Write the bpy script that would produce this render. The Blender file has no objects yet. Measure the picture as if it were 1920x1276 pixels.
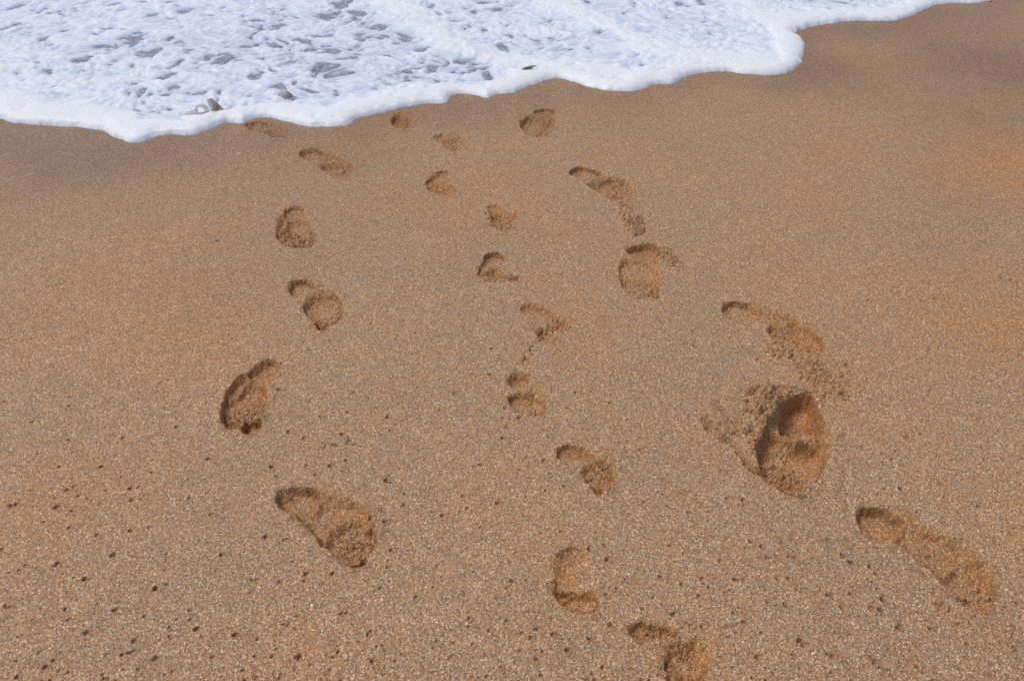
import bpy, math, random
import numpy as np
R = math.radians
rng = np.random.default_rng(7)
random.seed(7)
sc = bpy.context.scene
col = sc.collection

# ------------------------------------------------------------------ camera
CAM_H, PITCH, F = 1.35, 39.0, 1440.0
cd = bpy.data.cameras.new('camera'); cam = bpy.data.objects.new('camera', cd); col.objects.link(cam)
cam.location = (0, 0, CAM_H); cam.rotation_euler = (R(90 - PITCH), 0, 0)
cd.sensor_width = 36; cd.lens = 36 * F / 1920; cd.clip_end = 500; cd.clip_start = .01
sc.camera = cam
SP, CP = math.sin(R(PITCH)), math.cos(R(PITCH))
def at(px, py):                                   # a place on the beach from a place in the photo
    u = (px - 960) / F; v = (py - 638) / F
    z = CAM_H / (SP + v * CP)
    return (u * z, z * (CP - v * SP))
def pts(l): return np.array([at(*p) for p in l])

# ------------------------------------------------------------------ noise
def _hash(ix, iy, seed):
    h = (ix.astype(np.int64) * 374761393 + iy.astype(np.int64) * 668265263 + seed * 1442695041) & 0xffffffff
    h = ((h ^ (h >> 13)) * 1274126177) & 0xffffffff
    return ((h ^ (h >> 16)) & 0xffff) / 65535.0
def vnoise(x, y, scale, seed=0):                  # -1..1, smooth
    x = x / scale; y = y / scale
    ix = np.floor(x); iy = np.floor(y); fx = x - ix; fy = y - iy
    fx = fx * fx * fx * (fx * (fx * 6 - 15) + 10); fy = fy * fy * fy * (fy * (fy * 6 - 15) + 10)
    a = _hash(ix, iy, seed); b = _hash(ix + 1, iy, seed); c = _hash(ix, iy + 1, seed); d = _hash(ix + 1, iy + 1, seed)
    return ((a * (1 - fx) + b * fx) * (1 - fy) + (c * (1 - fx) + d * fx) * fy) * 2 - 1
def fbm(x, y, scale, seed=0, n=3):
    s = 0; a = 1; t = 0
    for k in range(n):
        c, q = math.cos(k * 1.1 + .4), math.sin(k * 1.1 + .4)
        s = s + a * vnoise(x * c - y * q, x * q + y * c, scale / 2 ** k, seed + k * 17); t += a; a *= .55
    return s / t * 1.5
def smooth(e0, e1, x):
    t = np.clip((x - e0) / (e1 - e0), 0, 1); return t * t * (3 - 2 * t)
def catmull(P, n=6, closed=True):
    P = np.asarray(P); m = len(P); out = []
    for i in range(m if closed else m - 1):
        g = (lambda k: P[k % m]) if closed else (lambda k: P[min(max(k, 0), m - 1)])
        p0, p1, p2, p3 = g(i - 1), g(i), g(i + 1), g(i + 2)
        for j in range(n):
            t = j / n
            out.append(.5 * (2 * p1 + (p2 - p0) * t + (2 * p0 - 5 * p1 + 4 * p2 - p3) * t * t + (3 * p1 - p0 - 3 * p2 + p3) * t ** 3))
    if not closed: out.append(P[-1])
    return np.array(out)
def polydist(X, Y, P, closed=True):
    d = np.full(X.shape, 1e9); ins = np.zeros(X.shape, bool); m = len(P)
    for i in range(m if closed else m - 1):
        ax, ay = P[i]; bx, by = P[(i + 1) % m]; dx, dy = bx - ax, by - ay; L = dx * dx + dy * dy + 1e-12
        t = np.clip(((X - ax) * dx + (Y - ay) * dy) / L, 0, 1)
        d = np.minimum(d, (X - ax - t * dx) ** 2 + (Y - ay - t * dy) ** 2)
        if closed:
            c = (ay > Y) != (by > Y)
            with np.errstate(divide='ignore', invalid='ignore'):
                ins ^= c & (X < dx * (Y - ay) / (dy if abs(dy) > 1e-12 else 1e-12) + ax)
    d = np.sqrt(d)
    return np.where(ins, d, -d) if closed else d      # positive inside

# ------------------------------------------------------------------ rectilinear grids, fine where prints lie, coarse far off
def axis(breaks):
    """breaks: list of (start, end, step0, step1)"""
    v = [breaks[0][0]]
    for a, b, s0, s1 in breaks:
        x = a
        seg = []
        while x < b - 1e-6:
            t = (x - a) / (b - a); x += s0 + (s1 - s0) * t; seg.append(x)
        seg = np.array(seg); seg = a + (seg - a) * (b - a) / (seg[-1] - a)
        v += list(seg)
    return np.array(v)
xr = axis([(0, 1.0, .0021, .0021), (1.0, 3.4, .0025, .012), (3.4, 40, .02, 4)])
gx = np.concatenate([-xr[:0:-1], xr])
gy = axis([(.30, .62, .01, .0022), (.62, 1.2, .0018, .0024), (1.2, 3.4, .0024, .0065), (3.4, 5.4, .0065, .015), (5.4, 40, .03, 4)])
gb = axis([(0, 12, .02, 2.5)]); gy = np.concatenate([.30 - gb[:0:-1], gy])
NX, NY = len(gx), len(gy)
X, Y = np.meshgrid(gx, gy)                       # [row y, col x]
H = .004 * fbm(X, Y, .55, 3, 3) + .0012 * fbm(X, Y, .09, 9, 2)
g1 = rng.random(X.shape) - .5
H += .0007 * g1 * np.clip(1, 0, 1)
FR = np.zeros(X.shape)                           # turned damp sand, plus amber bounce and shade of print walls painted in
LAB = np.zeros((NY - 1, NX - 1), np.int32)       # face -> part id
parts = []                                       # (print index, part name)
def window(P, pad=.06):
    x0, y0 = P.min(0) - pad; x1, y1 = P.max(0) + pad
    i0, i1 = np.searchsorted(gx, [x0, x1]); j0, j1 = np.searchsorted(gy, [y0, y1])
    return slice(j0, j1), slice(i0, i1)
def part_id(pi, name, fresh_shade=False):  # the flag only forces a new part entry
    for k, (a, b) in enumerate(parts):
        if a == pi and b == name and not fresh_shade: return k + 1
    parts.append((pi, name)); return len(parts)
def mark(sl, mask, pid):
    js, is_ = sl
    m = mask[:-1, :-1] & mask[1:, 1:] & mask[:-1, 1:] & mask[1:, :-1]
    v = LAB[js.start:js.stop - 1, is_.start:is_.stop - 1]; v[m] = pid
def ell(cx, cy, rx, ry, rot=0, n=14):
    return [(cx + rx * math.cos(a) * math.cos(R(rot)) - ry * math.sin(a) * math.sin(R(rot)),
             cy + rx * math.cos(a) * math.sin(R(rot)) + ry * math.sin(a) * math.cos(R(rot))) for a in [k * 2 * math.pi / n for k in range(n)]]

# ------------------------------------------------------------------ the prints
# ('dig', part, outline, depth mm, edge mm) / ('ridge', part, line, half width mm, height mm) / ('clod', part, outline, clods per dm2, r min mm, r max mm, lift mm)
PRINTS = [
 # left trail
 ('faint orange footprint under the foam edge at the upper left, half washed away', 'left trail of footprints', [
  ('dig', 'heel_hollow', [(462,234),(478,229),(500,231),(506,240),(490,246),(470,243)], 7, 16),
  ('dig', 'forefoot_hollow', [(490,236),(512,236),(532,241),(540,250),(530,257),(508,255),(494,248)], 7, 14)]),
 ('slim curved footprint in the left trail, second down from the foam', 'left trail of footprints', [
  ('dig', 'heel_hollow', [(562,290),(570,281),(588,279),(606,285),(612,292),(596,298),(575,298)], 11, 14),
  ('dig', 'arch_edge', [(598,285),(620,289),(642,297),(652,306),(640,308),(620,302),(602,296)], 8, 12),
  ('dig', 'forefoot_hollow', [(602,306),(625,305),(648,302),(661,312),(660,322),(646,330),(632,333),(618,326),(604,316)], 13, 10),
  ('ridge', 'forefoot_hollow', [(616,316),(634,318),(648,312)], 10, 5)]),
 ('small square footprint in the left trail with lumpy sand across its front', 'left trail of footprints', [
  ('dig', 'heel_hollow', [(532,400),(536,390),(552,386),(568,390),(569,399),(556,406),(538,410)], 11, 13),
  ('dig', 'arch_edge', [(528,404),(540,402),(538,418),(530,430),(521,432),(522,418)], 9, 10),
  ('dig', 'forefoot_hollow', [(521,424),(534,408),(562,405),(580,418),(589,440),(589,455),(580,464),(564,462),(548,464),(532,458),(520,446),(518,434)], 15, 9),
  ('ridge', 'forefoot_hollow', [(528,442),(548,448),(576,440)], 14, 6),
  ('clod', 'loose_sand', [(530,432),(560,428),(582,440),(584,454),(556,458),(530,450)], 110, 4, 8, 0)]),
 ('footprint in the left trail with an oval heel set apart from its forefoot', 'left trail of footprints', [
  ('dig', 'heel_hollow', [(542,538),(548,527),(566,524),(582,529),(588,538),(578,548),(560,552),(546,548)], 14, 13),
  ('dig', 'forefoot_hollow', [(570,572),(578,556),(602,546),(624,550),(638,564),(643,582),(637,600),(620,608),(604,606),(586,598),(574,588)], 14, 10),
  ('dig', 'toe_hollow', [(592,604),(604,602),(615,606),(613,616),(602,619),(593,613)], 19, 7),
  ('ridge', 'forefoot_hollow', [(588,594),(606,590),(634,578)], 9, 7),
  ('clod', 'loose_sand', [(604,592),(636,580),(640,594),(618,606),(602,604)], 90, 4, 8, 0)]),
 ('deep footprint of the left trail with crumbled lumps and dark toe pits', 'left trail of footprints', [
  ('dig', 'heel_hollow', [(464,704),(474,690),(494,678),(512,674),(522,682),(520,697),(506,706),(486,710)], 14, 12),
  ('dig', 'arch_edge', [(462,705),(452,706),(436,718),(427,736),(424,750),(440,750),(450,736),(458,722),(466,714)], 13, 9),
  ('dig', 'forefoot_hollow', [(420,746),(434,730),(452,716),(474,710),(492,720),(499,740),(500,760),(494,774),(488,784),(470,786),(446,786),(424,780),(416,764)], 19, 9),
  ('dig', 'toe_hollow', [(455,792),(474,784),(488,788),(487,804),(472,813),(458,808)], 25, 7),
  ('dig', 'toe_hollow', [(417,772),(430,774),(446,790),(450,800),(434,803),(420,792)], 25, 8),
  ('ridge', 'forefoot_hollow', [(426,762),(450,764),(494,760)], 16, 6),
  ('clod', 'loose_sand', [(428,760),(460,762),(496,758),(490,782),(458,790),(432,778)], 120, 4, 9, 1)]),
 ('large footprint at the lower left, nearest of the left trail, with a long smooth heel', 'left trail of footprints', [
  ('dig', 'heel_hollow', [(518,935),(530,920),(558,913),(590,918),(604,930),(596,952),(570,968),(545,958),(526,948)], 18, 16),
  ('dig', 'arch_hollow', [(590,922),(632,930),(668,944),(692,968),(690,990),(640,1000),(606,1018),(584,996),(562,970),(576,950)], 12, 18),
  ('dig', 'forefoot_hollow', [(602,1012),(608,974),(650,954),(690,966),(707,1000),(702,1022),(688,1036),(668,1046),(644,1046),(622,1036)], 24, 12),
  ('dig', 'toe_hollow', [(644,1042),(662,1036),(680,1038),(685,1050),(678,1060),(664,1063),(650,1054)], 34, 9),
  ('ridge', 'forefoot_hollow', [(634,1016),(652,1006),(668,1010)], 16, 12),
  ('clod', 'loose_sand', [(624,1012),(650,996),(700,1004),(702,1020),(680,1040),(640,1036)], 45, 3, 7, 0)]),
 # middle trail (a child)
 ('small round footprint hollow just below the foam, topmost of the middle trail', 'middle trail of small footprints', [
  ('dig', 'forefoot_hollow', [(735,226),(742,216),(758,214),(771,221),(770,234),(756,240),(740,236)], 14, 16)]),
 ('shallow small footprint of the middle trail, second down from the foam, with a faint heel', 'middle trail of small footprints', [
  ('dig', 'heel_hollow', [(812,257),(820,252),(832,254),(834,261),(822,263)], 5, 12),
  ('dig', 'forefoot_hollow', [(828,260),(846,254),(866,258),(872,268),(864,278),(848,282),(834,273)], 10, 18)]),
 ('small footprint shaped like a hook, third down in the middle trail', 'middle trail of small footprints', [
  ('dig', 'heel_hollow', [(816,328),(824,321),(838,320),(840,328),(830,334)], 8, 10),
  ('dig', 'arch_edge', [(818,326),(824,332),(812,344),(800,350),(802,340)], 7, 8),
  ('dig', 'forefoot_hollow', [(799,350),(812,340),(834,342),(850,350),(856,360),(846,367),(826,363),(808,358)], 10, 9)]),
 ('small broken footprint in the middle trail with one dark slit under a crust of sand', 'middle trail of small footprints', [
  ('dig', 'heel_hollow', [(913,390),(920,384),(934,385),(938,391),(926,396)], 6, 9),
  ('dig', 'forefoot_hollow', [(920,404),(940,396),(960,400),(971,406),(962,414),(946,424),(932,427),(924,418)], 13, 9),
  ('ridge', 'forefoot_hollow', [(934,415),(948,411),(962,408)], 10, 7),
  ('clod', 'loose_sand', [(908,400),(918,398),(926,424),(960,420),(968,428),(930,436),(912,420)], 60, 4, 8, 1)]),
 ('small footprint in the middle trail with a short tail of sand dragged to its right', 'middle trail of small footprints', [
  ('dig', 'heel_hollow', [(907,488),(914,478),(928,474),(942,479),(944,490),(930,494),(914,496)], 13, 10),
  ('dig', 'arch_edge', [(906,492),(914,496),(908,508),(900,516),(896,510)], 9, 8),
  ('dig', 'forefoot_hollow', [(897,512),(912,506),(934,504),(946,512),(970,521),(968,527),(944,530),(916,528),(902,521)], 12, 8),
  ('clod', 'loose_sand', [(916,508),(940,506),(966,520),(972,526),(946,526),(918,520)], 70, 3, 7, 0)]),
 ('faint small footprint in the middle trail that is mostly scattered crumbs of sand', 'middle trail of small footprints', [
  ('dig', 'heel_hollow', [(976,578),(986,571),(1004,573),(1026,582),(1038,592),(1026,594),(1004,588),(984,587)], 8, 12),
  ('dig', 'forefoot_hollow', [(1010,622),(1030,612),(1054,598),(1064,602),(1058,616),(1038,630),(1020,640),(1008,633)], 7, 9),
  ('clod', 'loose_sand', [(1004,622),(1050,592),(1064,600),(1058,618),(1030,634),(1012,640)], 75, 4, 9, 0),
  ('clod', 'loose_sand', [(984,644),(1002,640),(1000,664),(990,682),(978,676)], 55, 4, 9, 0),
  ('clod', 'loose_sand', [(1034,634),(1050,640),(1052,672),(1038,674)], 22, 4, 7, 0)]),
 ('small neat footprint in the middle trail with a crisp dark near edge', 'middle trail of small footprints', [
  ('dig', 'heel_hollow', [(954,712),(960,701),(976,697),(990,703),(993,714),(980,720),(962,722)], 14, 11),
  ('dig', 'forefoot_hollow', [(954,744),(968,736),(990,734),(1000,726),(1012,736),(1023,756),(1018,774),(1000,777),(980,772),(962,764),(955,754)], 15, 8)]),
 ('small footprint in the middle trail with a thin curved heel and rough round front', 'middle trail of small footprints', [
  ('dig', 'heel_hollow', [(1043,848),(1050,838),(1070,833),(1094,838),(1118,852),(1112,862),(1088,854),(1064,856),(1050,858)], 11, 12),
  ('dig', 'forefoot_hollow', [(1094,874),(1108,862),(1130,860),(1148,868),(1153,884),(1148,900),(1136,912),(1118,912),(1102,902),(1092,888)], 12, 11),
  ('dig', 'toe_hollow', [(1110,908),(1124,906),(1134,912),(1130,925),(1118,925)], 18, 9),
  ('clod', 'loose_sand', [(1098,874),(1140,862),(1152,884),(1142,906),(1108,902)], 75, 3, 7, 0)]),
 ('straight small footprint near the bottom of the middle trail with a rough toe end', 'middle trail of small footprints', [
  ('dig', 'heel_hollow', [(1044,1040),(1054,1030),(1074,1026),(1092,1032),(1096,1046),(1080,1054),(1056,1056)], 7, 14),
  ('dig', 'arch_hollow', [(1044,1046),(1066,1050),(1074,1080),(1072,1106),(1044,1104),(1040,1078)], 4, 12),
  ('dig', 'forefoot_hollow', [(1040,1100),(1056,1102),(1080,1106),(1104,1112),(1121,1116),(1122,1136),(1114,1149),(1090,1147),(1064,1139),(1046,1124)], 15, 8),
  ('clod', 'loose_sand', [(1050,1104),(1080,1114),(1118,1122),(1112,1140),(1070,1132)], 75, 3, 7, 0)]),
 ('rough small footprint cut off by the bottom edge, nearest of the middle trail', 'middle trail of small footprints', [
  ('dig', 'heel_hollow', [(1178,1180),(1196,1166),(1224,1170),(1256,1178),(1272,1190),(1250,1194),(1220,1192),(1200,1200),(1186,1194)], 13, 12),
  ('dig', 'forefoot_hollow', [(1248,1222),(1276,1204),(1306,1200),(1324,1222),(1326,1252),(1318,1284),(1292,1306),(1262,1296),(1250,1262)], 16, 14),
  ('dig', 'toe_hollow', [(1246,1232),(1256,1236),(1270,1268),(1290,1300),(1266,1302),(1250,1262)], 26, 9),
  ('clod', 'loose_sand', [(1190,1172),(1270,1184),(1310,1204),(1322,1240),(1306,1290),(1270,1262),(1252,1224),(1222,1196)], 40, 3, 7, 0)]),
 # right trail
 ('round amber footprint beneath the foam, topmost of the right trail', 'right trail of footprints', [
  ('dig', 'heel_hollow', [(1002,209),(1020,204),(1038,207),(1041,214),(1024,214),(1008,214)], 9, 10),
  ('dig', 'forefoot_hollow', [(976,232),(984,221),(1004,215),(1028,216),(1041,222),(1038,240),(1026,253),(1000,256),(982,246)], 17, 13)]),
 ('footprint of the right trail with a cup shaped front, second down from the foam', 'right trail of footprints', [
  ('dig', 'heel_hollow', [(1068,324),(1074,316),(1090,313),(1112,318),(1130,328),(1116,331),(1090,330),(1076,331)], 13, 10),
  ('dig', 'forefoot_hollow', [(1104,346),(1120,336),(1146,333),(1170,338),(1184,352),(1182,366),(1166,378),(1152,378),(1134,368),(1116,358)], 18, 10),
  ('clod', 'loose_sand', [(1154,374),(1180,362),(1186,374),(1196,392),(1206,416),(1208,438),(1178,440),(1168,412),(1154,390)], 40, 4, 9, 1),
  ('clod', 'loose_sand', [(1168,408),(1204,414),(1208,440),(1180,440)], 80, 6, 12, 1)]),
 ('wide shallow footprint of the right trail with crumbs pushed out to its right', 'right trail of footprints', [
  ('dig', 'heel_hollow', [(1176,470),(1196,461),(1220,459),(1238,466),(1238,482),(1216,490),(1194,482)], 17, 13),
  ('dig', 'arch_hollow', [(1172,488),(1200,486),(1230,492),(1236,512),(1230,530),(1190,530),(1168,522),(1162,504)], 8, 14),
  ('dig', 'forefoot_hollow', [(1162,518),(1190,520),(1230,522),(1234,540),(1230,552),(1206,556),(1180,546),(1166,534)], 12, 10),
  ('clod', 'loose_sand', [(1234,466),(1252,472),(1272,488),(1284,498),(1276,504),(1254,496),(1240,486)], 80, 5, 10, 1),
  ('clod', 'loose_sand', [(1162,530),(1190,548),(1232,546),(1232,556),(1196,558),(1168,544)], 75, 5, 9, 0)]),
 ('long curved footprint of the right trail beside a wide spill of crumbled sand', 'right trail of footprints', [
  ('dig', 'heel_hollow', [(1356,582),(1362,569),(1380,566),(1404,571),(1420,582),(1412,594),(1388,598),(1366,594)], 15, 12),
  ('dig', 'arch_edge', [(1406,572),(1440,582),(1476,592),(1486,606),(1470,614),(1440,602),(1408,592)], 10, 16),
  ('dig', 'forefoot_hollow', [(1456,600),(1484,592),(1512,608),(1534,630),(1546,650),(1536,662),(1506,664),(1480,652),(1452,634),(1444,614)], 17, 13),
  ('clod', 'loose_sand', [(1430,634),(1470,642),(1512,660),(1548,646),(1560,668),(1600,690),(1618,738),(1590,742),(1550,748),(1500,706),(1450,672)], 28, 4, 9, 1),
  ('clod', 'loose_sand', [(1452,652),(1510,672),(1560,706),(1590,740),(1550,744),(1500,704)], 45, 5, 11, 1)]),
 ('deepest footprint, a big dark hole at the right with broken crust heaved up beside it', 'right trail of footprints', [
  ('lift', 'heaved_crust', [(1318,776),(1336,748),(1380,728),(1430,720),(1462,736),(1470,780),(1436,806),(1424,850),(1424,884),(1400,872),(1366,838),(1336,814)], 24, 12),
  ('lift', 'heaved_crust', [(1424,880),(1460,912),(1500,930),(1548,920),(1560,860),(1580,880),(1570,925),(1510,942),(1450,924)], 7, 16),
  ('dig', 'heel_hollow', [(1464,800),(1462,770),(1480,746),(1504,738),(1528,748),(1534,772),(1548,800),(1524,816),(1486,816)], 46, 22),
  ('dig', 'forefoot_hollow', [(1424,812),(1440,802),(1466,808),(1500,824),(1544,812),(1556,832),(1550,862),(1540,888),(1524,904),(1480,912),(1444,896),(1424,876),(1420,846)], 32, 15),
  ('dig', 'toe_hollow', [(1444,886),(1480,890),(1512,894),(1508,916),(1488,922),(1462,908)], 44, 11),
  ('ridge', 'forefoot_hollow', [(1470,820),(1500,828),(1544,822)], 18, 13),
  ('ridge', 'forefoot_hollow', [(1430,868),(1460,880),(1508,872)], 20, 9),
  ('clod', 'loose_sand', [(1400,800),(1412,760),(1432,728),(1480,722),(1530,734),(1544,764),(1528,742),(1500,734),(1474,744),(1458,772),(1440,806),(1420,822)], 60, 5, 11, 2),
  ('clod', 'loose_sand', [(1432,850),(1490,850),(1512,870),(1506,892),(1460,892),(1436,876)], 80, 4, 9, 0),
  ('clod', 'heaved_crust', [(1322,790),(1340,780),(1380,806),(1426,856),(1430,884),(1400,876),(1360,836)], 7, 4, 10, 0),
  ('clod', 'heaved_crust', [(1424,886),(1450,900),(1500,926),(1545,912),(1552,926),(1500,942),(1450,926)], 16, 4, 11, 1),
  ('clod', 'heaved_crust', [(1400,730),(1450,735),(1460,770),(1436,810),(1424,850),(1408,850),(1396,800)], 45, 6, 15, 1),
  ('crack', 'heaved_crust', [(1318,778),(1326,802),(1352,820),(1378,842),(1402,872),(1424,888),(1456,912),(1486,926),(1510,932)], 8, 17)]),
 ('long footprint at the lower right with an amber heel, nearest of the right trail', 'right trail of footprints', [
  ('dig', 'heel_hollow', [(1611,972),(1616,956),(1636,951),(1664,956),(1694,970),(1704,986),(1690,1004),(1664,1014),(1636,1010),(1618,996)], 22, 15),
  ('dig', 'arch_hollow', [(1684,968),(1724,988),(1768,1006),(1806,1024),(1826,1052),(1812,1074),(1768,1078),(1730,1050),(1700,1024),(1676,1008)], 13, 20),
  ('dig', 'forefoot_hollow', [(1760,1072),(1800,1030),(1832,1044),(1858,1074),(1868,1104),(1864,1130),(1840,1146),(1808,1136),(1782,1110)], 20, 11),
  ('ridge', 'forefoot_hollow', [(1790,1098),(1812,1104),(1838,1092)], 16, 7),
  ('clod', 'loose_sand', [(1822,1040),(1846,1050),(1868,1080),(1866,1120),(1836,1140),(1808,1130),(1800,1104),(1840,1104),(1834,1070)], 70, 3, 8, 0),
  ('clod', 'loose_sand', [(1744,1100),(1770,1110),(1800,1146),(1850,1152),(1890,1176),(1900,1204),(1860,1216),(1800,1180),(1760,1150)], 26, 4, 8, 1)]),
]
inv = []
for pi, (label, grp, prims) in enumerate(PRINTS):
    allp = np.concatenate([pts(p[2]) for p in prims])
    sl = window(allp); x, y = X[sl], Y[sl]
    wob = .0030 * fbm(x, y, .022, 40 + pi, 2) + .0012 * fbm(x, y, .007, 80 + pi, 1)
    Dd = np.zeros(x.shape); Sx = np.zeros(x.shape); add = np.zeros(x.shape); fr = np.zeros(x.shape); lab = []; RO = np.zeros(x.shape)
    digs = np.concatenate([pts(p[2]) for p in prims if p[0] == 'dig'])
    hp = sorted(map(tuple, digs)); lo_, up_ = [], []
    for q in hp:
        while len(lo_) > 1 and (lo_[-1][0]-lo_[-2][0])*(q[1]-lo_[-2][1]) - (lo_[-1][1]-lo_[-2][1])*(q[0]-lo_[-2][0]) <= 0: lo_.pop()
        lo_.append(q)
    for q in hp[::-1]:
        while len(up_) > 1 and (up_[-1][0]-up_[-2][0])*(q[1]-up_[-2][1]) - (up_[-1][1]-up_[-2][1])*(q[0]-up_[-2][0]) <= 0: up_.pop()
        up_.append(q)
    dh = polydist(x, y, np.array(lo_[:-1] + up_[:-1])) + wob
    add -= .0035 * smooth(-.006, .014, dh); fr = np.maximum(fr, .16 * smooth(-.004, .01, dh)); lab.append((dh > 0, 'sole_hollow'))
    for pr in prims:
        k, nm, pl = pr[:3]; P = pts(pl)
        if k in ('dig', 'lift'):
            d = polydist(x, y, catmull(P)) + wob
            e = pr[4] / 1000
            if k == 'dig':
                if 'heel' not in nm and 'toe' not in nm:
                    c0, c1 = P[:, 1].min(), P[:, 1].max(); e = e * (1 + (3.4 if 'fore' in nm else 1.5) * smooth(.4, 1.0, (y - c0) / (c1 - c0)))
                e = e * (.85 + .75 * np.clip(fbm(x, y, .045, 33 + pi, 2), -.6, 1))
                S = smooth(-.35 * e, .65 * e, d); S = S * (1 - Sx) + Sx * smooth(-.8 * e - .004, 2.2 * e + .010, d); dep = 1.4 * pr[3] / 1000 * (S * .8 + .2 * smooth(0, .04, d))
                # smooth union of the hollows
                kk = .003; Dd = np.maximum(Dd, dep) + kk * .25 * np.clip(1 - np.abs(Dd - dep) / kk, 0, 1) ** 2 * (np.minimum(Dd, dep) > 1e-5)
                Sx = np.maximum(Sx, S)
                rim = np.exp(-((d + .6 * e + .004) / .006) ** 2) * .0020 * min(1.8, pr[3] / 14)
                add += rim * (.5 + fbm(x, y, .02, 5, 1))
                dn = d + .004 * fbm(x, y, .014, 6, 2)
                wall = smooth(-.6 * e - .003, .1 * e, dn) * smooth(2.6 * e + .006, .5 * e, dn)  # strongest on the walls: their amber shade is put into the tint
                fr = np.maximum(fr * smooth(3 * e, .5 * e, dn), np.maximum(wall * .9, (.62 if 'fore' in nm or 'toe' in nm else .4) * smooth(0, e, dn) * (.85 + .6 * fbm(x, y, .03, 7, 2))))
                if 'fore' in nm or 'toe' in nm: RO = np.maximum(RO, S * smooth(-.2, .7, fbm(x, y, .05, 66 + pi, 2) + .3))
                lab.append((d > -.35 * e, nm))
            else:
                S = smooth(-.3 * e, .7 * e, d)
                tilt = .6 + .4 * fbm(x, y, .05, 12, 2)
                add += pr[3] / 1000 * S * tilt
                fr = np.maximum(fr, .08 * S)
                lab.append((d > -.3 * e, nm))
        elif k == 'ridge':
            d = polydist(x, y, catmull(P, closed=False), False)
            w = pr[3] / 1000
            add += pr[4] / 1000 * np.exp(-(d / w) ** 2 * 1.6) * (.75 + .5 * fbm(x, y, .014, 14, 2))
        elif k == 'crack':
            d = polydist(x, y, catmull(P, closed=False), False) + .004 * fbm(x, y, .03, 21, 2)
            add -= pr[4] / 1000 * smooth(pr[3] / 1000, 0, d) * smooth(-.9, .1, fbm(x, y, .05, 22, 2))
    Hs = H[sl]
    rough = .0012 * fbm(x, y, .013, 50 + pi, 2) + .0010 * fbm(x, y, .006, 51 + pi, 1)
    Hn = Hs * (1 - .3 * Sx) - Dd + add + rough * Sx * .8 + RO * (.0032 * fbm(x, y, .012, 150 + pi, 2) + .0034 * np.abs(fbm(x, y, .0062, 151 + pi, 1)) - .001)
    # clods: little domes of damp sand
    cm = np.zeros(x.shape)
    for pr in prims:
        if pr[0] != 'clod': continue
        P = catmull(pts(pr[2])); d = polydist(x, y, P) + .006 * fbm(x, y, .03, 31, 2)
        x0, y0 = P.min(0); x1, y1 = P.max(0)
        n = int((x1 - x0) * (y1 - y0) * 100 * pr[3] * 1.25)
        add2 = np.zeros(x.shape)
        lx, ly = x[0], y[:, 0]
        for q in range(n):
            cx, cy = rng.uniform(x0, x1), rng.uniform(y0, y1)
            i = min(max(np.searchsorted(lx, cx), 0), len(lx) - 1); j = min(max(np.searchsorted(ly, cy), 0), len(ly) - 1)
            inside = d[j, i]
            if inside < -.003 and rng.random() > .05: continue
            r = (pr[4] + (pr[5] - pr[4]) * rng.random() ** 2) / 2000
            if inside < 0: r *= .7
            r *= 1.3
            i0, i1 = np.searchsorted(lx, [cx - 1.6 * r, cx + 1.6 * r]); j0, j1 = np.searchsorted(ly, [cy - 1.6 * r, cy + 1.6 * r])
            if i1 <= i0 or j1 <= j0: continue
            sx, sy = x[j0:j1, i0:i1], y[j0:j1, i0:i1]
            a = rng.random() * 3.14; u = (sx - cx) * math.cos(a) + (sy - cy) * math.sin(a); v = -(sx - cx) * math.sin(a) + (sy - cy) * math.cos(a)
            rr = (u / 1.3) ** 2 + v ** 2
            dome = np.sqrt(np.clip(r * r - rr, 0, None)) * rng.uniform(.9, 1.8)
            w = add2[j0:j1, i0:i1]; add2[j0:j1, i0:i1] = np.maximum(w, dome) + .3 * np.minimum(w, dome)
            c = cm[j0:j1, i0:i1]; cm[j0:j1, i0:i1] = np.maximum(c, (rr < r * r) * 1.0)
        lift = pr[6] / 1000 * smooth(-.004, .012, d)
        Hn += add2 + lift
        fr = np.maximum(fr, .2 * smooth(-.012, .008, d))
        lab.append((((d > -.002)) , pr[1]))
    fr = np.maximum(fr, .22 * cm)
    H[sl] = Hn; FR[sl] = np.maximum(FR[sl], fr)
    for m, nm in lab: mark(sl, m, part_id(pi, nm))

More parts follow.
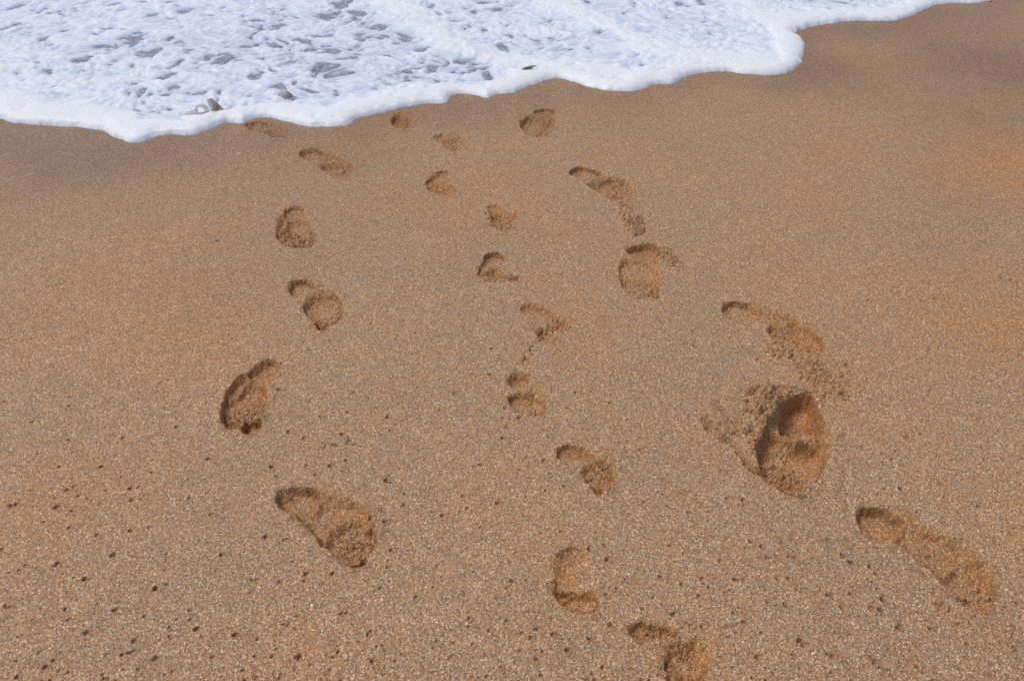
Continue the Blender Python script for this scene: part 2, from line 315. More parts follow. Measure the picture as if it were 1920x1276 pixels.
# ------------------------------------------------------------------ small bubble holes in the sand
PITS = """111,875 137,911 125,918 56,919 104,933 147,929 164,934 20,948 30,945 105,950 134,958 129,990 3,1029 106,1057 181,1003 212,1040 244,994 158,1084 183,1132 215,1143
128,1161 162,1186 251,1201 229,1227 292,1234 10,1136 16,1138 100,1238 85,1250 259,913 355,934 394,964 190,875 291,1103 318,1176 368,1178 355,1143 31,1270
1352,1051 1392,1049 1409,1061 1422,1043 1438,1044 1457,1041 1480,1042 1492,1044 1409,1015 1428,1023 1317,1084 1380,1087 1395,1086 1329,1101 1368,1106 1360,1111 1311,1118
1278,1094 1459,1084 1459,1100 1494,1103 1539,1105 1553,1113 1438,1129 1473,1133 1362,1131 1386,1139 1376,1149 1363,1172 1394,1166 1295,1173 1315,1175 1580,1040 1596,1053
1596,1112 1579,1136 1551,1011 1632,1061 1643,1074 1645,1104 1656,1122 1651,1142 1682,1139 1634,1139 1684,1175 1744,1178 1813,1207 1894,999 1835,949 1771,932 1759,906
1687,915 1620,935 1595,1053 1580,1041 618,873 591,889 643,882 649,863 717,954 694,968 722,978 727,1062 623,1075 574,1076 524,1089 498,1006 582,1032 733,1030 758,946
759,925 724,899 509,875 517,892 538,1010 570,821 641,814 601,780 731,807 625,834 522,731 653,826 727,782 541,809 652,772 922,653 918,701 1081,693 1079,735 1065,764
947,764 942,782 973,782 942,820 987,856 1020,862 1178,826 1202,842 1109,732 1208,941 1057,909 933,942 1143,754 1069,615 1421,673 1297,620 1301,648 1609,815 1631,806
1654,851 1673,861 1679,846 1593,864 1352,882 1364,934 1394,936 1688,915 1627,710 1655,566 1006,1179 1036,1189 996,1196 1106,1197 1064,1218 1139,1047 1105,1027 1157,1103
1138,1116 1257,1021 1051,995 1145,1171 1205,1140 1602,565 1628,563 1727,565 1753,560 1880,522 1895,526 1908,531 1898,556 1911,556 408,450 244,915 246,938 900,870 830,965
870,930 1290,960 1330,975 1262,1150 1238,1080 1720,960 1790,880 1840,870 1700,820 1740,790 1650,770 470,1110 415,1040 440,1190 640,1150 690,1190 780,1120 820,1060 905,1010
960,1090 880,1160 850,1230 700,1240 560,1230 940,1250 1130,1250 1420,1230 1500,1200 1560,1230 1640,1240 1720,1250 60,790 130,760 230,820 330,800 390,860 70,850 300,720""".split()
pl = [tuple(map(float, p.split(','))) for p in PITS]
rp = [(rng.uniform(0, 1920), 1276 - 680 * rng.random() ** 1.7) for _ in range(420)]
for k, (px, py) in enumerate(pl + rp):
    cx, cy = at(px, py)
    big = k < len(pl)
    r = .0025 + .0024 * rng.random() ** 1.4 if big else rng.uniform(.0018, .0031)
    dep = r * rng.uniform(1.2, 2.3)
    sl = window(np.array([[cx, cy]]), .014); x, y = X[sl], Y[sl]
    a = rng.random() * 3.14; e = rng.uniform(1, 1.5)
    u = (x - cx) * math.cos(a) + (y - cy) * math.sin(a); v = -(x - cx) * math.sin(a) + (y - cy) * math.cos(a)
    d = np.sqrt((u / e) ** 2 + v ** 2)
    H[sl] += -dep * smooth(1.25 * r, .45 * r, d) + .0009 * np.exp(-((d - 1.7 * r) / (.6 * r)) ** 2) * big
    if big: FR[sl] = np.maximum(FR[sl], .15 * smooth(2.6 * r, r, d))

# ------------------------------------------------------------------ shoreline
SHORE = [(-60,214),(0,222),(30,232),(60,235),(110,236),(150,240),(190,245),(203,254),(225,262),(250,268),(275,264),(295,254),(330,252),(365,252),(390,243),(420,232),(436,231),
 (455,234),(475,227),(500,223),(525,228),(560,236),(590,239),(645,238),(662,231),(676,224),(700,219),(735,210),(780,200),(810,195),(836,193),(848,182),(865,178),(890,181),(915,187),
 (935,180),(965,176),(1000,163),(1030,152),(1048,149),(1075,156),(1100,163),(1130,170),(1160,174),(1198,172),(1225,161),(1265,158),(1280,149),(1300,141),(1335,136),(1370,135),
 (1400,139),(1440,141),(1470,138),(1492,128),(1507,108),(1510,90),(1504,75),(1489,63),(1520,51),(1560,45),(1590,41),(1620,39),(1660,40),(1690,37),(1715,29),(1738,18),(1760,8),
 (1790,5),(1830,6),(1856,2),(1900,-6),(1990,-16)]
sh = catmull(pts(SHORE), 4, False)
shore_poly = np.concatenate([[(-90., 90.), (-90., 2.6), (-12., 2.9), (-5., 3.05)], sh, [(4.3, 5.6), (8., 6.3), (20., 8.), (90., 14.), (90., 90.)]])
_j = np.searchsorted(gy, 2.0); _i0, _i1 = np.searchsorted(gx, [-12, 9])
_sd = np.full(X.shape, -9.); _pp = np.concatenate([[(-90., 90.), (-90., 2.6), (-12., 2.9), (-5., 3.05)], pts(SHORE), [(4.3, 5.6), (8., 6.3), (20., 8.), (90., 14.), (90., 90.)]])
_sd[_j:] = polydist(X[_j:], Y[_j:], _pp)
H -= .06 * smooth(.04, .25, _sd)
def dist_shore(x, y): return polydist(x, y, shore_poly) + .008 * fbm(x, y, .13, 62, 2) + .004 * fbm(x, y, .04, 61, 2) - .004

# ------------------------------------------------------------------ helpers for objects
def tag(o, label=None, cat=None, group=None, kind=None):
    if label: o['label'] = label
    if cat: o['category'] = cat
    if group: o['group'] = group
    if kind: o['kind'] = kind
    return o
def grid_faces(nx, ny):
    idx = np.arange(nx * ny, dtype=np.int32).reshape(ny, nx)
    return np.stack([idx[:-1, :-1], idx[:-1, 1:], idx[1:, 1:], idx[1:, :-1]], -1)
def mesh_from(name, V, Q, mat, smooth_=False, attr=None, loc=(0, 0, 0), parent=None):
    used, invq = np.unique(Q.ravel(), return_inverse=True)
    v = V[used] - np.array(loc)
    me = bpy.data.meshes.new(name)
    n = len(Q)
    me.vertices.add(len(v)); me.vertices.foreach_set('co', v.astype(np.float32).ravel())
    me.loops.add(n * 4); me.loops.foreach_set('vertex_index', invq.astype(np.int32).ravel())
    me.polygons.add(n); me.polygons.foreach_set('loop_start', np.arange(0, n * 4, 4, dtype=np.int32)); me.polygons.foreach_set('loop_total', np.full(n, 4, np.int32))
    me.polygons.foreach_set('use_smooth', np.full(n, smooth_, bool))
    if attr is not None:
        for k, a in attr.items():
            at_ = me.attributes.new(k, 'FLOAT', 'POINT'); at_.data.foreach_set('value', a[used].astype(np.float32))
    me.update(); me.validate()
    me.materials.append(mat)
    o = bpy.data.objects.new(name, me); col.objects.link(o)
    if parent: o.parent = parent
    return o

# ------------------------------------------------------------------ materials
def newmat(name):
    m = bpy.data.materials.new(name); m.use_nodes = True; nt = m.node_tree
    return m, nt, nt.nodes['Principled BSDF']
def N(nt, t, **kw):
    n = nt.nodes.new(t)
    for k, v in kw.items(): setattr(n, k, v)
    return n
def ramp(nt, stops, interp='LINEAR'):
    r = nt.nodes.new('ShaderNodeValToRGB'); cr = r.color_ramp; cr.interpolation = interp
    while len(cr.elements) < len(stops): cr.elements.new(.5)
    for e, (p, c) in zip(cr.elements, stops): e.position = p; e.color = (*c, 1)
    return r
def mix(nt, fac, a, b, mode='MIX'):
    m = nt.nodes.new('ShaderNodeMix'); m.data_type = 'RGBA'; m.blend_type = mode
    L = nt.links
    for s, v in ((0, fac), (6, a), (7, b)):
        if isinstance(v, (int, float)): m.inputs[s].default_value = v
        elif isinstance(v, tuple): m.inputs[s].default_value = (*v, 1)
        else: L.new(v, m.inputs[s])
    return m.outputs[2]
def sand_material():
    m, nt, b = newmat('damp_sand'); L = nt.links
    geo = N(nt, 'ShaderNodeNewGeometry'); P = geo.outputs['Position']
    def vor(scale, rnd=1.0):
        v = N(nt, 'ShaderNodeTexVoronoi'); v.inputs['Scale'].default_value = scale; v.inputs['Randomness'].default_value = rnd; L.new(P, v.inputs['Vector']); return v
    def noi(scale, det=3, rough=.6):
        v = N(nt, 'ShaderNodeTexNoise'); v.inputs['Scale'].default_value = scale; v.inputs['Detail'].default_value = det; v.inputs['Roughness'].default_value = rough; L.new(P, v.inputs['Vector']); return v
    v1 = vor(480); v2 = vor(260)
    sep = N(nt, 'ShaderNodeSeparateColor'); L.new(v1.outputs['Color'], sep.inputs[0])
    grains = ramp(nt, [(0, (.12, .066, .031)), (.08, (.23, .132, .064)), (.26, (.36, .217, .113)), (.50, (.425, .267, .148)), (.76, (.50, .322, .186)), (.92, (.60, .42, .262)), (.98, (.86, .76, .61))])
    L.new(sep.outputs[0], grains.inputs[0])
    # grain hue: grey quartz and orange grains
    sep2 = N(nt, 'ShaderNodeSeparateColor'); L.new(v2.outputs['Color'], sep2.inputs[0])
    hue = ramp(nt, [(0, (.80, .81, .84)), (.35, (.97, .97, .97)), (.7, (1.05, 1, .94)), (.88, (1.20, .99, .74)), (1, (1.25, .90, .55))])
    L.new(sep2.outputs[1], hue.inputs[0])
    c = mix(nt, .75, grains.outputs[0], hue.outputs[0], 'MULTIPLY')
    c = mix(nt, 1.0, c, (1.01, .985, .945), 'MULTIPLY')
    # patches, greyer and warmer
    big = noi(1.6, 4, .6); br = ramp(nt, [(.36, (.97, .98, 1.0)), (.52, (1, 1, 1)), (.68, (1.07, .99, .90))]); L.new(big.outputs[0], br.inputs[0])
    c = mix(nt, 1.0, c, br.outputs[0], 'MULTIPLY')
    med = noi(28, 4, .7); mr = ramp(nt, [(.34, (.90, .90, .92)), (.5, (1, 1, 1)), (.66, (1.08, 1.06, 1.03))]); L.new(med.outputs[0], mr.inputs[0])
    c = mix(nt, .8, c, mr.outputs[0], 'MULTIPLY')
    fine = noi(150, 2, .6); fr_ = ramp(nt, [(.34, (.83, .82, .81)), (.5, (1, 1, 1)), (.66, (1.15, 1.15, 1.15))]); L.new(fine.outputs[0], fr_.inputs[0])
    c = mix(nt, .9, c, fr_.outputs[0], 'MULTIPLY')
    # turned damp sand is more orange; print walls also carry painted amber shade
    at_ = N(nt, 'ShaderNodeAttribute'); at_.attribute_name = 'fresh_shade'
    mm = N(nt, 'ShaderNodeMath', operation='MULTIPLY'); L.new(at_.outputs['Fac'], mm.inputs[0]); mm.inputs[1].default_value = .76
    fresh_shade = mix(nt, 1.0, c, (.93, .71, .42), 'MULTIPLY')
    c = mix(nt, mm.outputs[0], c, fresh_shade)
    aw = N(nt, 'ShaderNodeAttribute'); aw.attribute_name = 'warm'
    c = mix(nt, aw.outputs['Fac'], c, mix(nt, 1.0, c, (1.10, .92, .74), 'MULTIPLY'))
    ae = N(nt, 'ShaderNodeAttribute'); ae.attribute_name = 'wet_dark'
    c = mix(nt, ae.outputs['Fac'], c, mix(nt, 1.0, c, (.72, .71, .72), 'MULTIPLY'))
    L.new(c, b.inputs['Base Color'])
    mr_ = N(nt, 'ShaderNodeMapRange'); L.new(ae.outputs['Fac'], mr_.inputs[0]); mr_.inputs[3].default_value = .62; mr_.inputs[4].default_value = .42; L.new(mr_.outputs[0], b.inputs['Roughness'])
    b.inputs['Specular IOR Level'].default_value = .35
    # grain relief
    h1 = N(nt, 'ShaderNodeMath', operation='MULTIPLY'); L.new(v1.outputs['Distance'], h1.inputs[0]); h1.inputs[1].default_value = -1.0
    bump = N(nt, 'ShaderNodeBump'); bump.inputs['Strength'].default_value = .6; bump.inputs['Distance'].default_value = .0013
    L.new(h1.outputs[0], bump.inputs['Height'])
    b2 = N(nt, 'ShaderNodeBump'); b2.inputs['Strength'].default_value = .5; b2.inputs['Distance'].default_value = .0025
    L.new(fine.outputs[0], b2.inputs['Height']); L.new(bump.outputs[0], b2.inputs['Normal'])
    L.new(b2.outputs[0], b.inputs['Normal'])
    return m
SAND = sand_material()
def foam_material():
    m, nt, b = newmat('sea_foam'); L = nt.links
    geo = N(nt, 'ShaderNodeNewGeometry'); P = geo.outputs['Position']
    at_ = N(nt, 'ShaderNodeAttribute'); at_.attribute_name = 'thick'
    r = ramp(nt, [(0, (.42, .45, .55)), (.22, (.64, .69, .80)), (.5, (.79, .83, .91)), (1, (.92, .93, .94))]); L.new(at_.outputs['Fac'], r.inputs[0])
    n = N(nt, 'ShaderNodeTexNoise'); n.inputs['Scale'].default_value = 60; n.inputs['Detail'].default_value = 4; L.new(P, n.inputs['Vector'])
    rr = ramp(nt, [(.3, (.93, .94, .96)), (.6, (1, 1, 1))]); L.new(n.outputs[0], rr.inputs[0])
    L.new(mix(nt, 1.0, r.outputs[0], rr.outputs[0], 'MULTIPLY'), b.inputs['Base Color'])
    b.inputs['Roughness'].default_value = .45; b.inputs['Specular IOR Level'].default_value = .3
    b.inputs['Subsurface Weight'].default_value = .7; b.inputs['Subsurface Radius'].default_value = (1, 1, 1); b.inputs['Subsurface Scale'].default_value = .018
    v = N(nt, 'ShaderNodeTexVoronoi'); v.inputs['Scale'].default_value = 190; L.new(P, v.inputs['Vector'])
    bp = N(nt, 'ShaderNodeBump'); bp.inputs['Strength'].default_value = .10; bp.inputs['Distance'].default_value = .002; bp.invert = True
    L.new(v.outputs['Distance'], bp.inputs['Height']); L.new(bp.outputs[0], b.inputs['Normal'])
    return m
FOAM = foam_material()
def water_material():
    m, nt, b = newmat('shallow_water'); L = nt.links
    geo = N(nt, 'ShaderNodeNewGeometry'); P = geo.outputs['Position']
    n = N(nt, 'ShaderNodeTexNoise'); n.inputs['Scale'].default_value = 9; n.inputs['Detail'].default_value = 5; L.new(P, n.inputs['Vector'])
    r = ramp(nt, [(.35, (.12, .12, .17)), (.6, (.22, .19, .21))]); L.new(n.outputs[0], r.inputs[0])
    v = N(nt, 'ShaderNodeTexNoise'); v.inputs['Scale'].default_value = 38; v.inputs['Detail'].default_value = 6; v.inputs['Roughness'].default_value = .7; v.inputs['Distortion'].default_value = 1.5; L.new(P, v.inputs['Vector'])
    vr = ramp(nt, [(.42, (0, 0, 0)), (.66, (1, 1, 1))]); L.new(v.outputs[0], vr.inputs[0])
    L.new(mix(nt, vr.outputs[0], r.outputs[0], (.56, .60, .70)), b.inputs['Base Color'])
    b.inputs['Roughness'].default_value = .12; b.inputs['IOR'].default_value = 1.33
    bp = N(nt, 'ShaderNodeBump'); bp.inputs['Strength'].default_value = .5; bp.inputs['Distance'].default_value = .01
    L.new(n.outputs[0], bp.inputs['Height']); L.new(bp.outputs[0], b.inputs['Normal'])
    return m
WATER = water_material()
def plain(name, c, rough=.5, c2=None, scale=120):
    m, nt, b = newmat(name); L = nt.links
    if c2:
        n = N(nt, 'ShaderNodeTexNoise'); n.inputs['Scale'].default_value = scale; n.inputs['Detail'].default_value = 4
        tc = N(nt, 'ShaderNodeTexCoord'); L.new(tc.outputs['Object'], n.inputs['Vector'])
        r = ramp(nt, [(.38, c), (.62, c2)]); L.new(n.outputs[0], r.inputs[0]); L.new(r.outputs[0], b.inputs['Base Color'])
    else: b.inputs['Base Color'].default_value = (*c, 1)
    b.inputs['Roughness'].default_value = rough
    return m
SHELL = plain('shell_white', (.90, .87, .84), .35, (.82, .77, .72))
PEACH = plain('shell_peach', (.80, .60, .48), .4, (.86, .76, .66), 90)
OLIVE = plain('shell_olive', (.30, .25, .12), .5, (.45, .35, .2))
STONE = plain('brown_stone', (.46, .38, .34), .6, (.62, .55, .52))
DARK = plain('dark_stone', (.035, .03, .03), .4, (.08, .07, .06))

# ------------------------------------------------------------------ sand and prints as meshes
WET_DARK = smooth(-.55, .02, _sd + .10 * fbm(X, Y, .4, 201, 3)) 
def blob_at(px, py, rx, ry):
    cx, cy = at(px, py); return np.exp(-((X - cx) / rx) ** 2 - ((Y - cy) / ry) ** 2)
WET_DARK = np.clip(.75 * WET_DARK + .9 * blob_at(1900, 130, .9, .8) + .7 * blob_at(0, 300, .7, .45) + .25 * fbm(X, Y, .5, 210, 3), 0, 1)  # shore band plus two broad darker patches, far right and far left
WARM = .75 * np.clip(blob_at(1880, 330, .45, .3) + .9 * blob_at(1860, 600, .35, .25) + .7 * blob_at(180, 600, .5, .3) + .5 * blob_at(110, 960, .25, .2) + .6 * blob_at(800, 350, .5, .3) * .5 + .35 * fbm(X, Y, .35, 220, 3), 0, 1)
# every separate piece of a hollow becomes a part of its own; crumbs of a few faces go back to the sand
def pieces(mask):
    js, is_ = np.nonzero(mask); todo = set(zip(js.tolist(), is_.tolist())); out = []
    while todo:
        st = [todo.pop()]; comp = [st[0]]
        while st:
            j, i = st.pop()
            for q in ((j + 1, i), (j - 1, i), (j, i + 1), (j, i - 1)):
                if q in todo: todo.discard(q); st.append(q); comp.append(q)
        out.append(comp)
    return sorted(out, key=len, reverse=True)
for pid in range(1, len(parts) + 1):
    rr_ = np.nonzero((LAB == pid).any(1))[0]; cc_ = np.nonzero((LAB == pid).any(0))[0]
    if not len(rr_): continue
    a0, b0 = rr_[0], cc_[0]; sub = LAB[a0:rr_[-1] + 1, b0:cc_[-1] + 1]
    comps = pieces(sub == pid)
    for k, comp in enumerate(comps):
        if k == 0: continue
        if len(comp) > max(120, .12 * len(comps[0])):
            parts.append(parts[pid - 1]); new = len(parts)
        else:
            near = {}
            for j, i in comp:
                for q in ((j + 1, i), (j - 1, i), (j, i + 1), (j, i - 1)):
                    if 0 <= q[0] < sub.shape[0] and 0 <= q[1] < sub.shape[1] and sub[q] != pid: near[sub[q]] = near.get(sub[q], 0) + 1
            new = max(near, key=near.get) if near else 0
        for j, i in comp: sub[j, i] = new
ATT = {'fresh_shade': FR.ravel(), 'wet_dark': WET_DARK.ravel(), 'warm': WARM.ravel()}
V = np.stack([X, Y, H], -1).reshape(-1, 3)
Q = grid_faces(NX, NY)
fra = FR.ravel()
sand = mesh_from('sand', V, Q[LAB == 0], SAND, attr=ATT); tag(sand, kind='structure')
roots = {}
for pid, (pi, nm) in enumerate(parts, 1):
    q = Q[LAB == pid]
    if len(q) < 4: continue
    if pi not in roots:
        label, grp, _ = PRINTS[pi]
        ids = [k for k, p in enumerate(parts, 1) if p[0] == pi]
        vv = V[np.unique(Q[np.isin(LAB, ids)])]
        r = bpy.data.objects.new('footprint', None); col.objects.link(r); r.empty_display_size = .05
        r.location = (vv[:, 0].mean(), vv[:, 1].mean(), 0); tag(r, label, 'footprint', grp); roots[pi] = r
    r = roots[pi]
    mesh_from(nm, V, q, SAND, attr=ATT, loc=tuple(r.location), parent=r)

# ------------------------------------------------------------------ water and foam
fx = axis([(-60, -4.2, 6, .08), (-4.2, -3.4, .03, .006), (-3.4, 3.2, .0055, .0055), (3.2, 4.6, .006, .03), (4.6, 60, .08, 6)])
fy = axis([(2.3, 2.75, .04, .006), (2.75, 5.3, .005, .0065), (5.3, 7, .01, .06), (7, 60, .1, 6)])
FX, FY = np.meshgrid(fx, fy)
SD = dist_shore(FX, FY)
# pattern of foam
def ridge_line(l, w, h):
    d = polydist(FX, FY, catmull(pts(l), closed=False), False) + .02 * fbm(FX, FY, .12, 71, 2)
    return h * np.exp(-(d / w) ** 2)
wx = FX + .05 * fbm(FX, FY, .25, 73, 2); wy = FY + .05 * fbm(FX, FY, .25, 74, 2)
bands = ridge_line([(700,-30),(780,40),(850,85),(910,112),(1000,124),(1060,128),(1200,150)], .10, 1.0) \
      + ridge_line([(960,-30),(1040,5),(1110,38),(1170,68),(1240,96),(1330,112),(1440,122)], .12, 1.1) \
      + ridge_line([(1340,-20),(1400,10),(1450,40),(1490,66)], .13, .8) \
      + ridge_line([(-60,178),(0,196),(20,205)], .06, 1.0) + ridge_line([(70,235),(130,218),(160,206),(180,215)], .05, .9) \
      + ridge_line([(430,222),(480,205),(560,210),(650,215),(720,195)], .04, .8)
bandw = .095 + .07 * fbm(FX, FY, .5, 75, 2)                     # smooth bead along the edge
bead = np.sqrt(np.clip(1 - (1 - np.clip(SD / .085, 0, 1)) ** 2.2, 0, 1)) ** 1.25
edgez = smooth(0, .02, SD) * smooth(bandw * 2.2, bandw * .7, SD)
# where the foam is torn open
tear = np.zeros(FX.shape)
def tear_at(px, py, rx, ry, a=1.0):
    global tear
    cx, cy = at(px, py); x2, _ = at(px + rx, py); _, y2 = at(px, py - ry)
    tear = np.maximum(tear, a * np.exp(-(((FX - cx) / (x2 - cx)) ** 2 + ((FY - cy) / (y2 - cy)) ** 2)))
for a in [(640,110,260,70,.85),(860,125,90,35,1.0),(470,80,150,60,.75),(560,170,130,28,.75),(700,160,180,28,.8),(1150,60,90,40,.7),(1130,50,50,22,.9),(1020,85,60,25,.45),
          (80,30,90,40,.45),(1300,50,60,35,.5),(1600,10,160,14,.6),(250,90,120,50,.5),(230,180,120,30,.4),(940,20,120,30,.3),(350,190,60,20,.6),(560,30,160,40,.6)]:
    tear_at(*a)
n1 = fbm(wx, wy, .105, 81, 3); n2 = fbm(wx, wy, .05, 85, 2); n3 = fbm(wx, wy, .022, 88, 2)
rid = 1 - np.abs(fbm(wx, wy, .085, 91, 2)) * 2
T = .66 + .26 * n1 + .34 * n2 + .06 * rid + .13 * n3 - .45 * tear + .75 * bands + .9 * edgez
_r = random.Random(4)
for px, py, rx, ry in [(_r.uniform(0, 1340), _r.uniform(-8, 200), _r.uniform(4, 9), _r.uniform(2, 4)) for _ in range(150)] + [(250,77,20,7),(290,98,22,7),(305,102,12,4),(32,12,14,7),(75,21,7,3),(172,91,11,4),(295,32,12,4),(352,24,9,4),(480,42,9,4),(480,60,6,3),(610,28,16,6),(668,27,14,5),(585,75,11,5),
                      (340,122,6,9),(335,140,10,5),(315,150,10,4),(72,136,8,3),(265,180,5,7),(423,116,8,4),(488,43,9,3),(530,165,9,10),(727,50,14,4),(765,72,10,6),(680,75,9,5),(690,60,8,3),(640,98,8,4),
                      (950,92,10,5),(955,72,9,3),(1108,8,11,4),(1130,60,12,6),(1150,68,9,5),(1175,73,9,4),(1232,93,15,3),(1250,98,8,3),(1208,90,8,3),(1085,37,6,4),(1255,35,12,3),(870,105,9,4),(885,115,9,5),
                      (905,128,12,7),(860,108,10,5),(800,128,12,5),(590,98,8,4),(640,10,20,5),(1040,43,8,3),(600,130,8,5),(735,140,8,5),(1590,3,8,3),(1600,1,9,2)]:
    cx, cy = at(px, py); x2, _ = at(px + rx, py); _, y2 = at(px, py - ry)
    d2 = ((wx - .0 - cx) / (x2 - cx)) ** 2 + ((wy - cy) / (y2 - cy)) ** 2
    T -= (1.0 if rx > 9.5 else .8) * np.exp(-d2 * .8) * np.clip(1 - edgez - .7 * bands, 0, 1)
thick = np.clip(T, -.4, 1.35)
FZ = -.004 + .0045 + bead * (.009 + .015 * thick + .0022 * n3 * (1 - np.clip(edgez + bands, 0, .85)) + .002 * n2) + .006 * bands * bead + .012 * edgez * bead
FZ *= .72
FZ += .006 * fbm(FX, FY, .9, 95, 2) * smooth(.1, .8, SD)
holes = thick < .06
FZ = np.where(SD <= 0, -.006 + .3 * np.clip(SD, -.05, 0), FZ)
Vf = np.stack([FX, FY, FZ], -1).reshape(-1, 3)
Qf = grid_faces(len(fx), len(fy))
keep = (SD[:-1, :-1] > -.03) | (SD[1:, 1:] > -.03)
foam = mesh_from('foam', Vf, Qf[keep], FOAM, True, {'thick': np.clip((thick + .1) / 1.3, 0, 1).ravel()})
tag(foam, 'white sea foam with torn holes and a thick rounded edge washing over the sand', 'foam', kind='stuff')
WZ = .006 + .006 * fbm(FX, FY, .9, 95, 2) * smooth(.1, .8, SD)
WZ = np.where(SD > .02, WZ, -.004 + .01 * np.clip(SD, 0, .02) / .02)
keepw = SD[:-1, :-1] > .012
wat = mesh_from('water', np.stack([FX, FY, WZ], -1).reshape(-1, 3), Qf[keepw], WATER, True); tag(wat, kind='structure')

# ------------------------------------------------------------------ shells and pebbles
def simple(name, verts, faces, mat, parent=None, loc=(0, 0, 0), rot=(0, 0, 0), smooth_=True):
    me = bpy.data.meshes.new(name); me.from_pydata([tuple(v) for v in verts], [], faces); me.update()
    me.materials.append(mat)
    for p in me.polygons: p.use_smooth = smooth_
    o = bpy.data.objects.new(name, me); col.objects.link(o); o.location = loc; o.rotation_euler = rot
    if parent: o.parent = parent
    return o
def chip(name, s, mat, seed, flat=.35):
    """a curved, ribbed, broken chip of shell with real thickness"""
    r = random.Random(seed); na, nr = 10, 4; V_, F_ = [], []
    spread = r.uniform(1.6, 2.6); rad = [1 + r.uniform(-.28, .12) for _ in range(na + 1)]
    for side in (1, 0):
        for i in range(na + 1):
            a = -spread / 2 + spread * i / na
            for j in range(nr + 1):
                t = .15 + .85 * j / nr; rr = s * t * rad[i]
                z = s * flat * (1 - (t * .9) ** 2) + s * .03 * (i % 2) * t
                V_.append((rr * math.cos(a) - s * .5, rr * math.sin(a), z - (0 if side else s * .1)))
    n = (na + 1) * (nr + 1); w = nr + 1
    for i in range(na):
        for j in range(nr):
            a = i * w + j; F_.append((a, a + w, a + w + 1, a + 1)); F_.append((n + a, n + a + 1, n + a + w + 1, n + a + w))
    for i in range(na):
        for j in (0, nr):
            a = i * w + j; F_.append((a, a + w, n + a + w, n + a))
    for j in range(nr):
        for i in (0, na):
            a = i * w + j; F_.append((a, a + 1, n + a + 1, n + a))
    return V_, F_
def blob(s, seed, sx=1, sy=1, sz=.6):
    r = random.Random(seed); V_, F_ = [], []; nu, nv = 12, 7
    ph = [r.random() * 6 for _ in range(6)]
    V_.append((0, 0, s * sz))
    for j in range(1, nv):
        th = math.pi * j / nv
        for i in range(nu):
            a = 2 * math.pi * i / nu
            k = 1 + .14 * math.sin(2 * a + ph[0]) * math.sin(th) + .10 * math.sin(3 * a + ph[1] + th * 2) + .06 * math.sin(5 * a + ph[2]) 
            V_.append((s * sx * k * math.sin(th) * math.cos(a), s * sy * k * math.sin(th) * math.sin(a), s * sz * k * math.cos(th)))
    V_.append((0, 0, -s * sz)); e = len(V_) - 1
    for i in range(nu):
        F_.append((0, 1 + i, 1 + (i + 1) % nu)); F_.append((e, e - nu + (i + 1) % nu, e - nu + i))
    for j in range(nv - 2):
        for i in range(nu):
            a = 1 + j * nu; F_.append((a + i, a + nu + i, a + nu + (i + 1) % nu, a + (i + 1) % nu))
    return V_, F_
CHIPS = [(585,1135,9,'largest white shell chip on bare sand at the lower left'),
 (487,835,6,'round white shell chip just below the deep crumbled footprint of the left trail'),
 (556,563,5,'tiny white shell chip under the oval heel of the left trail footprint'),
 (1280,333,5,'pale shell chip alone on smooth sand right of the cup fronted footprint'),
 (1071,229,4,'tiny white shell chip right of the round amber footprint near the foam'),
 (992,470,5,'white sliver of shell above and right of the small footprint with a dragged tail'),
 (1112,611,5,'white shell chip right of the scattered crumbs in the middle trail'),
 (967,782,5,'white shell chip at the near edge of the small neat footprint'),
 (1297,1027,6,'pair sized white shell chip between the middle trail and the pitted sand'),
 (1514,1138,6,'flat pale shell chip among the small holes at the lower right'),
 (328,1186,6,'whitish shell chip beside small holes near the bottom left'),
 (1184,1198,5,'white shell chip against the rough footprint at the bottom edge'),
 (1856,3,9,'white shell chip at the tip of the foam in the top right corner'),
 (1757,1231,5,'small white shell chip on bare sand near the bottom right corner'),
 (1704,1075,5,'white shell chip inside the long footprint at the lower right'),
 (448,288,4,'white shell chip on sand left of the slim curved footprint'),
 (1550,243,4,'pale shell chip on empty sand below the rounded tip of foam'),
 (500,484,3.5,'tiny pale shell chip up and left of the oval heel print')]
def ground_z(x, y):
    i = min(np.searchsorted(gx, x), NX - 1); j = min(np.searchsorted(gy, y), NY - 1); return float(H[j, i])
for k, (px, py, s, lab) in enumerate(CHIPS):
    x, y = at(px, py); z = CAM_H / (SP + (py - 638) / F * CP); size = s * z / F * .55
    v, f = chip('c', size, SHELL, 100 + k)
    o = simple('shell_chip', v, f, SHELL, None, (x, y, ground_z(x, y) + size * .12), (random.uniform(-.3, .3), random.uniform(-.3, .3), random.random() * 6.28), False)
    tag(o, lab, 'shell chip', 'shell chips on the sand')
for px, py, s, lab in [(409,450,5,'tiny dark pebble lying alone on smooth sand left of the left trail'), (1257,468,3.5,'tiny dark pebble above the crumbs of the wide shallow footprint')]:
    x, y = at(px, py); z = CAM_H / (SP + (py - 638) / F * CP); size = s * z / F * .6
    v, f = blob(size, px, 1.3, .8, .5)
    o = simple('pebble', v, f, DARK, None, (x, y, ground_z(x, y) + size * .2), (0, 0, .4)); tag(o, lab, 'pebble')

